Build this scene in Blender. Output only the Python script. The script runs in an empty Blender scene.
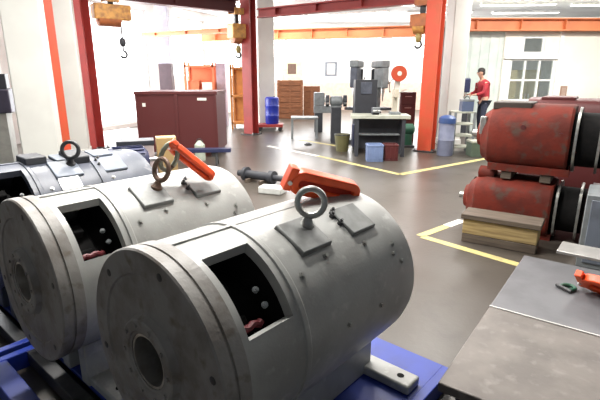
import bpy, bmesh, math, random
from mathutils import Vector, Matrix
random.seed(7)
PI = math.pi
R_ = math.radians
S = bpy.context.scene
COL = S.collection

# ------------------------------------------------------------------ camera
F = 455.0; HC = 1.6; PITCH = math.atan(125/455)
cam = bpy.data.cameras.new('camera'); camo = bpy.data.objects.new('camera', cam); COL.objects.link(camo)
camo.location = (0, 0, HC); camo.rotation_euler = (PI/2 - PITCH, 0, 0)
cam.sensor_width = 36; cam.lens = 36*F/600; cam.clip_start = .02; cam.clip_end = 200
S.camera = camo
FW = Vector((0, math.cos(PITCH), -math.sin(PITCH))); UP = Vector((0, math.sin(PITCH), math.cos(PITCH)))
def ray(px, py): return FW*F + Vector((1, 0, 0))*(px-300) - UP*(py-200)
def fl(px, py, z=0.0):                      # survey: floor-level (or height z) point under a sight line
    d = ray(px, py); return Vector((0, 0, HC)) + d*((z-HC)/d.z)
def at(px, py, Y):                          # survey: point on a sight line at distance Y
    d = ray(px, py); return Vector((0, 0, HC)) + d*(Y/d.y)

# ------------------------------------------------------------------ materials
def mat(name, c, rough=.5, metal=0.0, c2=None, scale=8.0, lo=.42, hi=.62, bump=0.0, bscale=60, spec=.5, detail=6, c3=None, scale3=40, lo3=.6, hi3=.66):
    m = bpy.data.materials.new(name); m.use_nodes = True
    nt = m.node_tree; b = nt.nodes['Principled BSDF']
    b.inputs['Base Color'].default_value = (*c, 1); b.inputs['Roughness'].default_value = rough
    b.inputs['Metallic'].default_value = metal; b.inputs['Specular IOR Level'].default_value = spec
    tc = nt.nodes.new('ShaderNodeTexCoord')
    def noise(sc, a, z, seed):
        mp = nt.nodes.new('ShaderNodeMapping'); mp.inputs['Location'].default_value = (seed, seed*.7, seed*1.3)
        nt.links.new(tc.outputs['Object'], mp.inputs['Vector'])
        n = nt.nodes.new('ShaderNodeTexNoise'); n.inputs['Scale'].default_value = sc; n.inputs['Detail'].default_value = detail
        nt.links.new(mp.outputs['Vector'], n.inputs['Vector'])
        r = nt.nodes.new('ShaderNodeMapRange'); r.inputs['From Min'].default_value = a; r.inputs['From Max'].default_value = z
        nt.links.new(n.outputs['Fac'], r.inputs['Value']); return r.outputs['Result']
    if c2 is None: c2 = tuple(v*.85 for v in c)
    mx = nt.nodes.new('ShaderNodeMix'); mx.data_type = 'RGBA'
    mx.inputs['A'].default_value = (*c, 1); mx.inputs['B'].default_value = (*c2, 1)
    nt.links.new(noise(scale, lo, hi, 1.0), mx.inputs['Factor'])
    out = mx.outputs['Result']
    if c3 is not None:
        m2 = nt.nodes.new('ShaderNodeMix'); m2.data_type = 'RGBA'; m2.inputs['B'].default_value = (*c3, 1)
        nt.links.new(out, m2.inputs['A']); nt.links.new(noise(scale3, lo3, hi3, 5.0), m2.inputs['Factor']); out = m2.outputs['Result']
    nt.links.new(out, b.inputs['Base Color'])
    if bump:
        n = nt.nodes.new('ShaderNodeTexNoise'); n.inputs['Scale'].default_value = bscale
        nt.links.new(tc.outputs['Object'], n.inputs['Vector'])
        bp = nt.nodes.new('ShaderNodeBump'); bp.inputs['Strength'].default_value = bump; bp.inputs['Distance'].default_value = .01
        nt.links.new(n.outputs['Fac'], bp.inputs['Height']); nt.links.new(bp.outputs['Normal'], b.inputs['Normal'])
    return m
def emit(name, c, s):
    m = bpy.data.materials.new(name); m.use_nodes = True; nt = m.node_tree
    b = nt.nodes['Principled BSDF']; b.inputs['Base Color'].default_value = (.8, .8, .8, 1)
    b.inputs['Emission Color'].default_value = (*c, 1); b.inputs['Emission Strength'].default_value = s
    return m
def wood(name, c, c2, sc=(2, 30, 30)):
    m = mat(name, c, .75, c2=c2); nt = m.node_tree
    mp = [n for n in nt.nodes if n.type == 'MAPPING'][0]; mp.inputs['Scale'].default_value = sc
    n = [n for n in nt.nodes if n.type == 'TEX_NOISE'][0]; n.inputs['Scale'].default_value = 1.5
    return m
M = dict(
 floor=mat('floor_concrete', (.060, .050, .040), .36, c2=(.085, .075, .066), scale=1.1, lo=.35, hi=.7, bump=.12, bscale=25, c3=(.036, .03, .024), scale3=2.6, lo3=.56, hi3=.75),
 white=mat('white_plaster', (.80, .79, .76), .8, c2=(.72, .71, .68), scale=1.5),
 pillar=mat('pillar_paint', (.62, .62, .58), .7, c2=(.585, .58, .545), scale=2.5),
 cream=mat('cream_paint', (.78, .76, .68), .7, c2=(.72, .70, .62), scale=1.0),
 ceil=mat('ceiling_paint', (.62, .64, .64), .8, c2=(.55, .56, .56), scale=1.0),
 red=mat('red_oxide_paint', (.31, .032, .026), .5, c2=(.26, .028, .024), scale=4),
 redorange=mat('orange_red_paint', (.58, .07, .03), .45, c2=(.5, .08, .03), scale=4),
 maroon=mat('dark_maroon_paint', (.085, .014, .014), .5, c2=(.085, .016, .016), scale=5),
 girder=mat('orange_girder_paint', (.72, .25, .10), .5, c2=(.62, .20, .08), scale=2),
 gpaint=mat('grey_machine_paint', (.36, .365, .35), .42, c2=(.30, .30, .285), scale=5, bump=.06, bscale=90, c3=(.43, .43, .41), scale3=18, lo3=.58, hi3=.72),
 gshield=mat('shaded_worn_grey_paint', (.25, .24, .225), .5, c2=(.165, .15, .135), scale=7, bump=.15, bscale=60, c3=(.14, .115, .09), scale3=16, lo3=.58, hi3=.74),  # front-face shade put into the darker base; brown dirt and wear on top
 gpad=mat('machined_grey', (.20, .205, .20), .5, .1, c2=(.14, .145, .14), scale=14),
 bgrey=mat('blue_grey_paint', (.085, .095, .125), .45, c2=(.06, .068, .09), scale=5, bump=.06, bscale=90, c3=(.2, .2, .22), scale3=14, lo3=.62, hi3=.75),
 bgreyl=mat('pale_blue_grey_paint', (.17, .195, .24), .45, c2=(.13, .15, .18), scale=6),
 steel=mat('bright_steel', (.62, .61, .59), .28, .9, c2=(.5, .48, .45), scale=20),
 dsteel=mat('dark_steel', (.06, .06, .062), .45, .4, c2=(.04, .04, .042), scale=12),
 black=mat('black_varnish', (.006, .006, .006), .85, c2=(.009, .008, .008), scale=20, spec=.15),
 rust=mat('rusty_steel', (.16, .095, .065), .6, .4, c2=(.11, .07, .05), scale=25, c3=(.35, .27, .2), scale3=30, lo3=.6, hi3=.7),
 galv=mat('galvanised_steel', (.38, .39, .37), .38, .7, c2=(.3, .29, .27), scale=25),
 copper=mat('copper_dark', (.09, .045, .03), .45, .6, c2=(.05, .03, .02), scale=30),
 leadred=mat('red_cable', (.13, .012, .018), .5),
 blue=mat('blue_skid_paint', (.010, .032, .27), .45, c2=(.008, .025, .21), scale=6, c3=(.02, .03, .08), scale3=12, lo3=.66, hi3=.76),
 orange=mat('orange_lifting_paint', (.90, .10, .02), .4, c2=(.8, .085, .018), scale=12),
 orangedark=mat('dark_orange_red_web', (.50, .035, .015), .5),
 slab=mat('scuffed_steel_plate', (.165, .145, .13), .5, .25, c2=(.12, .105, .095), scale=5, bump=.05, bscale=50, c3=(.21, .19, .175), scale3=14, lo3=.55, hi3=.75),
 olivehook=mat('olive_hook_paint', (.30, .22, .07), .5),
 slab2=mat('blue_grey_steel_plate', (.155, .155, .165), .5, .25, c2=(.12, .12, .128), scale=4, bump=.05, bscale=50),
 slabedge=mat('pale_plate_edge_highlight', (.5, .49, .47), .4, .5),
 rmotor=mat('red_motor_paint', (.15, .023, .014), .75, c2=(.10, .02, .014), scale=6, bump=.25, bscale=30, c3=(.08, .045, .035), scale3=9, lo3=.55, hi3=.70, spec=.2),
 yline=mat('yellow_line_paint', (.50, .43, .17), .6, c2=(.40, .34, .15), scale=6, c3=(.25, .22, .14), scale3=9, lo3=.62, hi3=.74),
 wline=mat('white_line_paint', (.8, .79, .7), .6),
 timber=wood('sawn_timber', (.42, .31, .14), (.27, .19, .085)),
 timberd=wood('weathered_timber', (.13, .10, .075), (.08, .06, .045)),
 crate=wood('crate_timber', (.20, .075, .03), (.13, .05, .02)),
 tan=mat('cardboard', (.45, .30, .13), .8), 
 hoist=mat('ochre_hoist_paint', (.62, .31, .07), .45, c2=(.38, .17, .05), scale=9),
 hoistr=mat('rust_trolley_paint', (.42, .13, .04), .5, c2=(.3, .1, .04), scale=9),
 navy=mat('navy_paint', (.02, .025, .075), .45),
 barrel=mat('blue_plastic', (.01, .025, .30), .4),
 lblue=mat('pale_blue_plastic', (.16, .22, .38), .5),
 teal=mat('teal_paint', (.03, .15, .14), .5),
 green=mat('green_machine_paint', (.02, .10, .06), .45),
 mgrey=mat('machine_grey_paint', (.22, .24, .25), .45, c2=(.17, .185, .19), scale=9),
 mdark=mat('charcoal_machine_paint', (.035, .037, .045), .5),
 bench=mat('bench_top', (.42, .43, .36), .55, c2=(.33, .34, .28), scale=6),
 plate=mat('aluminium_plate', (.62, .62, .64), .4, .3),
 paper=mat('paper', (.8, .78, .7), .7), picture=mat('print_dark', (.12, .07, .05), .6),
 strip=mat('pvc_strip', (.55, .62, .58), .3, c2=(.66, .70, .66), scale=3),
 khaki=mat('khaki_cabinet', (.30, .23, .09), .6), frame=mat('white_frame', (.82, .82, .8), .5),
 skin=mat('skin', (.45, .25, .17), .55), hair=mat('hair', (.018, .013, .011), .6),
 jacket=mat('red_jacket_cloth', (.34, .02, .03), .8, c2=(.27, .018, .028), scale=10), trousers=mat('dark_trousers_cloth', (.03, .035, .06), .85), boot=mat('boots', (.02, .018, .016), .6),
 rubber=mat('rubber', (.02, .02, .02), .7), olive=mat('olive_bucket', (.13, .12, .05), .6),
)
M['window'] = emit('daylit_frosted_glass', (.97, .99, 1.0), 4.0)
M['lamp'] = emit('fluorescent_diffuser', (1.0, .98, .93), 4.0)
gm = bpy.data.materials.new('clear_glass'); gm.use_nodes = True
gb = gm.node_tree.nodes['Principled BSDF']; gb.inputs['Transmission Weight'].default_value = .9; gb.inputs['Roughness'].default_value = .05; gb.inputs['Base Color'].default_value = (.85, .93, .9, 1); gb.inputs['IOR'].default_value = 1.1
M['glass'] = gm

# ------------------------------------------------------------------ mesh builder
class MB:
    def __init__(s): s.v = []; s.f = []; s.m = []; s.cur = 0
    def add(s, vs, fs):
        o = len(s.v); s.v += [Vector(v) for v in vs]
        for f in fs: s.f.append([o+i for i in f]); s.m.append(s.cur)
        return s
    def box(s, c, d, rot=None):
        c = Vector(c); h = [x/2 for x in d]; vs = []
        for x in (-1, 1):
            for y in (-1, 1):
                for z in (-1, 1):
                    p = Vector((x*h[0], y*h[1], z*h[2]))
                    if rot is not None: p = rot @ p
                    vs.append(c+p)
        return s.add(vs, [(0, 1, 3, 2), (4, 6, 7, 5), (0, 4, 5, 1), (2, 3, 7, 6), (0, 2, 6, 4), (1, 5, 7, 3)])
    def bx(s, x0, x1, y0, y1, z0, z1): return s.box(((x0+x1)/2, (y0+y1)/2, (z0+z1)/2), (x1-x0, y1-y0, z1-z0))
    def frame_of(s, d):
        d = Vector(d).normalized(); u = d.orthogonal().normalized() if abs(d.z) > .9 else d.cross(Vector((0, 0, 1))).normalized()
        return d, u, d.cross(u)
    def lathe(s, o, d, prof, n=32, cap0=True, cap1=True):   # prof: (distance along d, radius)
        o = Vector(o); d, u, w = s.frame_of(d); vs = []; fs = []
        for (t, r) in prof:
            for k in range(n):
                a = 2*PI*k/n; vs.append(o+d*t+u*(r*math.cos(a))+w*(r*math.sin(a)))
        for i in range(len(prof)-1):
            for k in range(n):
                k2 = (k+1) % n; fs.append((i*n+k, i*n+k2, (i+1)*n+k2, (i+1)*n+k))
        if cap0: fs.append(tuple(range(n-1, -1, -1)))
        if cap1: fs.append(tuple((len(prof)-1)*n+k for k in range(n)))
        return s.add(vs, fs)
    def rod(s, a, b, r, n=12, r2=None):
        a = Vector(a); b = Vector(b); L = (b-a).length
        return s.lathe(a, b-a, [(0, r), (L, r if r2 is None else r2)], n)
    def tube(s, pts, r, n=10, closed=False):
        pts = [Vector(p) for p in pts]; N = len(pts); vs = []; fs = []; u = None
        for i, p in enumerate(pts):
            t = (pts[(i+1) % N]-pts[i-1]) if closed else (pts[min(i+1, N-1)]-pts[max(i-1, 0)])
            t.normalize()
            if u is None: u = t.orthogonal().normalized()
            u = (u-t*u.dot(t)).normalized(); w = t.cross(u)
            for k in range(n):
                a = 2*PI*k/n; vs.append(p+u*(r*math.cos(a))+w*(r*math.sin(a)))
        for i in range(N if closed else N-1):
            j = (i+1) % N
            for k in range(n):
                k2 = (k+1) % n; fs.append((i*n+k, i*n+k2, j*n+k2, j*n+k))
        if not closed: fs.append(tuple(range(n-1, -1, -1))); fs.append(tuple((N-1)*n+k for k in range(n)))
        return s.add(vs, fs)
    def torus(s, c, ax, R, r, n=28, m=10):
        c = Vector(c); d, u, w = s.frame_of(ax)
        return s.tube([c+u*(R*math.cos(2*PI*k/n))+w*(R*math.sin(2*PI*k/n)) for k in range(n)], r, m, True)
    def prism(s, loop, d):                                  # closed 3D loop extruded by vector d
        n = len(loop); d = Vector(d); vs = [Vector(p) for p in loop]+[Vector(p)+d for p in loop]
        return s.add(vs, [tuple(range(n-1, -1, -1)), tuple(range(n, 2*n))]+[(k, (k+1) % n, n+(k+1) % n, n+k) for k in range(n)])
    def ring(s, outer, inner, d):                           # plate with a hole, extruded by d
        n = len(outer); d = Vector(d); O = [Vector(p) for p in outer]; I = [Vector(p) for p in inner]
        vs = O+I+[p+d for p in O]+[p+d for p in I]; fs = []
        for k in range(n):
            j = (k+1) % n
            fs += [(k, n+k, n+j, j), (2*n+k, 2*n+j, 3*n+j, 3*n+k), (k, j, 2*n+j, 2*n+k), (n+k, 3*n+k, 3*n+j, n+j)]
        return s.add(vs, fs)
    def ball(s, c, r, n=14, m=9):
        r = Vector(r) if not isinstance(r, (int, float)) else Vector((r, r, r)); c = Vector(c)
        vs = [c+Vector((0, 0, r.z))]; fs = []
        for i in range(1, m):
            t = PI*i/m
            for k in range(n): a = 2*PI*k/n; vs.append(c+Vector((r.x*math.sin(t)*math.cos(a), r.y*math.sin(t)*math.sin(a), r.z*math.cos(t))))
        vs.append(c-Vector((0, 0, r.z)))
        for k in range(n):
            k2 = (k+1) % n; fs.append((0, 1+k, 1+k2)); fs.append((len(vs)-1, 1+(m-2)*n+k2, 1+(m-2)*n+k))
            for i in range(m-2): fs.append((1+i*n+k, 1+(i+1)*n+k, 1+(i+1)*n+k2, 1+i*n+k2))
        return s.add(vs, fs)
    def build(s, name, ms, parent=None, bevel=0, angle=35, seg=2):
        me = bpy.data.meshes.new(name); me.from_pydata([tuple(v) for v in s.v], [], s.f)
        if not isinstance(ms, (list, tuple)): ms = [ms]
        for x in ms: me.materials.append(x)
        bm = bmesh.new(); bm.from_mesh(me); bmesh.ops.recalc_face_normals(bm, faces=bm.faces)
        for f, i in zip(bm.faces, s.m): f.smooth = True; f.material_index = i
        bm.to_mesh(me); bm.free(); me.set_sharp_from_angle(angle=R_(angle))
        o = bpy.data.objects.new(name, me); COL.objects.link(o)
        if parent is not None: o.parent = parent
        if bevel:
            b = o.modifiers.new('bevel', 'BEVEL'); b.width = bevel; b.segments = seg; b.limit_method = 'ANGLE'; b.angle_limit = R_(40)
        return o
def tag(o, label, cat, group=None):
    o['label'] = label; o['category'] = cat
    if group: o['group'] = group
    return o
def thing(name, label, cat, loc=(0, 0, 0), rz=0.0, group=None):
    o = bpy.data.objects.new(name, None); COL.objects.link(o); o.empty_display_size = .1
    o.location = loc; o.rotation_euler = (0, 0, rz); return tag(o, label, cat, group)
def struct(o): o['kind'] = 'structure'; return o
def place(o, loc, rz=0): o.location = loc; o.rotation_euler = (0, 0, rz); return o

# ------------------------------------------------------------------ setting
CZ = 3.9
struct(MB().bx(-14, 14, -4, 22.4, -.1, 0).build('floor', M['floor']))
struct(MB().bx(-14, 14, -4, 22.4, CZ, CZ+.1).build('ceiling', M['ceil']))
def wall_line(name, a, b, z0, z1, th, m, holes=()):         # wall a->b (2D), thickness away from the room; holes: (t0,t1,z0,z1)
    a = Vector((*a, 0)); b = Vector((*b, 0)); L = (b-a).length; d = (b-a)/L; mb = MB()
    rot = Matrix.Rotation(math.atan2(d.y, d.x), 3, 'Z'); nn = Vector((-d.y, d.x, 0))
    ts = sorted({0, L, *[h[0] for h in holes], *[h[1] for h in holes]}); zs = sorted({z0, z1, *[h[2] for h in holes], *[h[3] for h in holes]})
    for i in range(len(ts)-1):
        for j in range(len(zs)-1):
            tm = (ts[i]+ts[i+1])/2; zm = (zs[j]+zs[j+1])/2
            if any(h[0] < tm < h[1] and h[2] < zm < h[3] for h in holes): continue
            mb.box(a+d*tm+nn*(th/2)+Vector((0, 0, zm)), (ts[i+1]-ts[i], th, zs[j+1]-zs[j]), rot)
    return struct(mb.build(name, m)), a, d, nn, rot
def window(idx, a, d, nn, rot, hole, th, pane, nx=2, nz=2, fw=.06):
    t0, t1, z0, z1 = hole; mb = MB(); c = a+nn*(th*.5)
    for t in [t0+fw/2+(t1-t0-fw)*k/nx for k in range(nx+1)]: mb.box(c+d*t+Vector((0, 0, (z0+z1)/2)), (fw, .07, z1-z0), rot)
    for z in [z0+fw/2+(z1-z0-fw)*k/nz for k in range(nz+1)]: mb.box(c+d*((t0+t1)/2)+Vector((0, 0, z)), (t1-t0, .068, fw), rot)
    w = struct(mb.build('window_%d' % idx, M['frame']))
    MB().box(c+d*((t0+t1)/2)+Vector((0, 0, (z0+z1)/2)), (t1-t0-.02, .02, z1-z0-.02), rot).build('pane', pane, w)
    return w
WL0, WL1 = (-7.9, 8.0), (-2.5, 22.0)
LL = math.hypot(5.4, 14.0)
holesL = [(.4, 3.0, .9, 3.5), (3.5, 8.2, .12, 3.6), (9.0, 11.6, 1.5, 3.6), (11.9, 14.6, 1.5, 3.6)]
_, a, d, nn, rot = wall_line('wall_left', WL0, WL1, 0, CZ, .2, M['white'], holesL)
def daylight(h, a, d, nn, power, col=(.96, .98, 1)):
    L = bpy.data.lights.new('window_daylight', 'AREA'); L.shape = 'RECTANGLE'; L.size = (h[1]-h[0])*.95; L.size_y = (h[3]-h[2])*.95; L.energy = power; L.color = col
    o = bpy.data.objects.new('window_daylight', L); COL.objects.link(o)
    o.location = a+d*((h[0]+h[1])/2)-nn*.03+Vector((0, 0, (h[2]+h[3])/2))
    o.rotation_euler = (-nn).to_track_quat('-Z', 'Z').to_euler(); return o
for i, h in enumerate(holesL):
    window(i+1, a, d, nn, rot, h, .2, M['window'], nx=2, nz=1 if i == 1 else 2)
    daylight(h, a, d, nn, 26*(h[1]-h[0])*(h[3]-h[2]))
holesB = [(.5, 3.2, 2.35, 3.5), (3.6, 6.3, 2.35, 3.5), (6.7, 9.0, 2.35, 3.5)]
_, a, d, nn, rot = wall_line('wall_back', (-2.5, 22.0), (14, 22.0), 0, CZ, .2, M['white'], holesB)
for i, h in enumerate(holesB):
    window(i+5, a, d, nn, rot, h, .2, M['window'])
    daylight(h, a, d, nn, 110)
wp = struct(MB().bx(-2.5, 7.2, 21.975, 22, 0, 1.25).build('trim_1', mat('pale_pink_dado', (.68, .52, .43), .7)))
# right-hand partition: strip curtain bay, white framed glazing, cream panel
YR = 13.4
xr = lambda px: at(px, 60, YR).x
def zr(py): return at(300, py, YR).z
hR = [(xr(462)-xr(448), xr(503)-xr(448), 0.0, 2.75), (xr(521)-xr(448), xr(543)-xr(448), zr(54), zr(36)), (xr(511)-xr(448), xr(556)-xr(448), zr(101), zr(59))]
_, a, d, nn, rot = wall_line('wall_right', (xr(448), YR), (11.5, YR), 0, 3.1, .12, M['cream'], hR)
sc = thing('strip_curtain', 'pale translucent strip curtain hanging in the wall bay right of the red column', 'curtain', (0, 0, 0))
for k in range(9):
    w = (hR[0][1]-hR[0][0])/9; x = a.x+hR[0][0]+w*(k+.5)
    MB().box((x, YR+.06+.012*(k % 2), 1.375), (w*1.08, .008, 2.75)).build('strip', M['strip'], sc)
window(8, a, d, nn, rot, hR[1], .12, M['glass'], 1, 1)
window(9, a, d, nn, rot, hR[2], .12, M['glass'], 3, 2, .05)
struct(MB().bx(a.x+hR[2][0]-.2, a.x+hR[2][1]+.1, YR-.05, YR-.001, zr(59), zr(55)).build('trim_2', M['frame']))
struct(MB().bx(xr(557), xr(561), YR-.04, YR-.001, 0, 2.75).build('trim_3', M['frame']))
struct(MB().bx(xr(448), 11.5, YR, YR+2.5, 3.1, 3.14).build('trim_11', M['cream']))
# office behind the glazing
struct(MB().bx(xr(448), 11.5, YR+2.4, YR+2.5, 0, 3.1).build('wall_office', mat('office_wall', (.42, .43, .47), .8)))
cb = thing('filing_cabinet', 'khaki cabinet inside the office behind the white framed window', 'cabinet', ((xr(520)+xr(541))/2*1.06, YR+1.0, 0))
MB().bx(-.36, .36, -.2, .2, 0, 1.75).build('body', M['khaki'], cb, .01)
for k in range(2):
    dm = MB().bx(-.34+.35*k, -.01+.35*k, -.225, -.2, .05, 1.7).build('door', M['khaki'], cb, .005); MB().bx(-.06+.1*k, -.04+.1*k, -.245, -.22, .9, 1.05).build('handle', M['steel'], dm)

# floor lines
def line(idx, p, q, w, m):
    p = Vector(p); q = Vector(q); d = q-p; L = d.length; rot = Matrix.Rotation(math.atan2(d.y, d.x), 3, 'Z')
    return struct(MB().box(((p.x+q.x)/2, (p.y+q.y)/2, .0015), (L, w, .003), rot).build('trim_%d' % idx, m))
c0 = fl(420, 236)
line(4, c0, fl(446, 226.5), .09, M['yline']); line(5, fl(447, 226), fl(462, 220.5), .10, M['wline'])
line(6, c0+Vector((.02, -.02, 0)), fl(560, 277), .09, M['yline'])
c1 = fl(400, 174.5)
line(7, fl(268, 146), fl(318, 156), .10, M['wline']); line(8, fl(318, 156), c1, .10, M['yline']); line(9, c1, fl(560, 145), .12, M['yline'])
line(10, fl(300, 140), fl(350, 148), .10, M['yline'])

# ------------------------------------------------------------------ columns and girders
def h_column(x, y, w, z1, rz, m, label, name='steel_column', group='red steel columns of the hall'):
    t = thing(name, label, 'column', (x, y, 0), rz, group); f = w*.09
    MB().bx(-w/2, w/2, -w/2, -w/2+f, 0, z1).bx(-w/2, w/2, w/2-f, w/2, 0, z1).bx(-f/2, f/2, -w/2+f, w/2-f, 0, z1).build('shaft', m, t)
    bp = MB().bx(-w*.75, w*.75, -w*.75, w*.75, 0, .025).build('base_plate', M['dsteel'], t, .004)
    for sx in (-1, 1):
        for sy in (-1, 1): MB().rod((sx*w*.62, sy*w*.62, .02), (sx*w*.62, sy*w*.62, .06), .018, 6).build('anchor_bolt', M['galv'], bp)
    return t
def pillar(x, y, wx, wy, rz, label):
    t = thing('white_pillar', label, 'pillar', (x, y, 0), rz, 'white masonry pillars')
    MB().bx(-wx/2, wx/2, -wy/2, wy/2, 0, CZ).build('shaft', M['pillar'], t, .02); MB().bx(-wx/2-.02, wx/2+.02, -wy/2-.02, wy/2+.02, 0, .14).build('plinth', M['pillar'], t, .01)
    return t
p = at(33, 80, 7.0); pillar(p.x, p.y, .50, .45, R_(20), 'wide white masonry pillar at the far left, left of the orange-red post')
p = at(55, 80, 7.6); h_column(p.x, p.y, .20, CZ, R_(25), M['redorange'], 'slim orange-red steel post between two white pillars at far left', 'steel_post')
p = at(70, 80, 9.4); pillar(p.x, p.y, .42, .42, R_(20), 'narrow white pillar between the orange-red post and the dark red column')
LCOL = at(86, 80, 10.2); h_column(LCOL.x, LCOL.y, .33, CZ, R_(-8), M['red'], 'dark red steel column left of the bright doorway-sized window')
MCOL = at(250, 80, 12.8); h_column(MCOL.x, MCOL.y, .29, CZ, R_(-30), M['red'], 'red steel column in front of the middle white pillar')
p = at(266, 80, 14.4); pillar(p.x, p.y, .49, .4, R_(10), 'white pillar behind the middle red column, beside the blue barrel')
RCOL = at(431, 80, 9.9); h_column(RCOL.x, RCOL.y, .30, CZ, R_(-33), M['redorange'], 'bright red steel column right of the drilling machines')
p = at(453, 80, 10.9); pillar(p.x, p.y, .40, .4, R_(10), 'white pillar behind the bright red column on the right')
def girder(p, q, w, z0, z1, m, label, cat='girder'):
    p = Vector((p[0], p[1], 0)); q = Vector((q[0], q[1], 0)); dd = q-p; L = dd.length; f = .03
    t = thing('crane_girder', label, cat, ((p.x+q.x)/2, (p.y+q.y)/2, z0), math.atan2(dd.y, dd.x), 'overhead girders')
    MB().bx(-L/2, L/2, -w/2, w/2, 0, f).bx(-L/2, L/2, -w/2, w/2, z1-z0-f, z1-z0).bx(-L/2, L/2, -.012, .012, f, z1-z0-f).build('beam', m, t)
    for k in range(int(L/1.2)): MB().bx(-L/2+.6+1.2*k-.008, -L/2+.6+1.2*k+.008, -w/2+.01, w/2-.01, f, z1-z0-f).build('stiffener', m, t)
    return t
GL0 = (LCOL.x+.30, LCOL.y+.18); GL1 = (MCOL.x-.30, MCOL.y-.15)
girder(GL0, GL1, .26, 3.16, 3.46, M['maroon'], 'dark maroon girder from the left column to the middle column')
GM0 = (MCOL.x+.30, MCOL.y-.2); GM1 = (RCOL.x-.30, RCOL.y+.24)
girder(GM0, GM1, .22, 3.02, 3.24, M['red'], 'dark red girder between the middle and right red columns')
girder((-3.6, 17.6), (3.9, 15.4), .3, 2.78, 3.12, M['girder'], 'pale orange girder far behind the middle of the hall')
girder((4.2, 13.24), (10.5, 13.24), .3, 2.76, 3.08, M['girder'], 'long orange girder above the cream wall at the right')
girder((-4.9, 14.9), (MCOL.x-.3, MCOL.y+.40), .16, 2.72, 2.86, M['girder'], 'short thin brown-orange girder left of the middle column')

# ceiling lights
def lamp(x, y, rz, L, label, watts, z=CZ):
    t = thing('fluorescent_light', label, 'lamp', (x, y, z), rz, 'ceiling strip lights')
    MB().bx(-L/2, L/2, -.13, .13, -.07, 0).build('housing', M['frame'], t, .005); MB().bx(-L/2+.03, L/2-.03, -.1, .1, -.085, -.07).build('diffuser', M['lamp'], t)
    l = bpy.data.lights.new('strip_lamp', 'AREA'); l.shape = 'RECTANGLE'; l.size = L; l.size_y = .25; l.energy = watts; l.color = (1, .97, .92)
    o = bpy.data.objects.new('strip_lamp', l); COL.objects.link(o); o.location = (x, y, z-.10); o.rotation_euler = (0, 0, rz)
    return t
GA = R_(52)
for (x, y, w) in [(-2.3, 4.6, 240), (-.5, 3.2, 235), (.2, 6.4, 240), (2.4, 4.6, 65), (-2.7, 8.4, 130), (2.6, 7.6, 110)]:
    lamp(x, y, GA, 1.8, 'long strip light on the ceiling over the motors, above the photo', w)
# ------------------------------------------------------------------ grey traction motors on blue skids
TH = .853
A = Vector((-.495, 1.322, 0)); NN = Vector((math.sin(TH), -math.cos(TH), 0)); AX = Vector((math.cos(TH), math.sin(TH), 0))
B = Vector((-1.261, 1.922, 0)); C = Vector((-2.02, 2.575, 0))
DECK = .10; ZC = .584; RM = .384; LM = 1.147
def rad(s, phi, r, zc=ZC): return Vector((s, -r*math.sin(R_(phi)), zc+r*math.cos(R_(phi))))
def rdir(phi): return Vector((0, -math.sin(R_(phi)), math.cos(R_(phi))))
def skid(P, label):
    t = thing('blue_skid', label, 'skid', P, TH, 'blue steel skids under the motors')
    MB().bx(.16, 1.43, -.43, .43, .075, DECK).build('deck_plate', M['blue'], t, .004)
    for y in (-.45, .45): MB().bx(-.14, 1.43, y-.025, y+.025, 0, DECK).build('side_rail', M['blue'], t, .005)
    MB().bx(-.14, -.04, -.424, .424, .01, DECK-.002).build('front_beam', M['blue'], t, .005)
    MB().bx(.06, .13, -.424, .424, .02, DECK-.002).build('cross_bar', M['dsteel'], t, .004)
    for x in (.3, .8, 1.3): MB().bx(x-.03, x+.03, -.424, .424, 0, .074).build('bearer', M['blue'], t)
    return t
def shell(mb, segs, hole, Ri):
    # segs: (s, R) profile of the outside; hole (s0,s1,p0,p1) cut through
    s0, s1, p0, p1 = hole
    phis = [p0+(p1-p0)*k/8 for k in range(9)]+[p1+(360-(p1-p0))*k/64 for k in range(1, 64)]
    n = len(phis); ns = len(segs); vs = []; fs = []
    for (s, r) in segs:
        for p in phis: vs.append(rad(s, p, r))
    off = n*ns
    for (s, r) in segs:
        for p in phis: vs.append(rad(s, p, Ri))
    for i in range(ns-1):
        inh = segs[i][0] >= s0-1e-6 and segs[i+1][0] <= s1+1e-6
        for k in range(n):
            j = (k+1) % n
            if inh and k < 8: continue
            fs.append((i*n+k, i*n+j, (i+1)*n+j, (i+1)*n+k)); fs.append((off+i*n+k, off+(i+1)*n+k, off+(i+1)*n+j, off+i*n+j))
        if inh:
            for k in (0, 8): fs.append((i*n+k, (i+1)*n+k, off+(i+1)*n+k, off+i*n+k))
    i0 = [i for i, q in enumerate(segs) if abs(q[0]-s0) < 1e-6][-1]; i1 = [i for i, q in enumerate(segs) if abs(q[0]-s1) < 1e-6][0]
    for k in range(8):
        for i in (i0, i1): fs.append((i*n+k, i*n+k+1, off+i*n+k+1, off+i*n+k))
    for k in range(n):
        j = (k+1) % n; fs.append((k, j, off+j, off+k)); fs.append(((ns-1)*n+k, (ns-1)*n+j, off+(ns-1)*n+j, off+(ns-1)*n+k))
    mb.add(vs, fs); return mb
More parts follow.
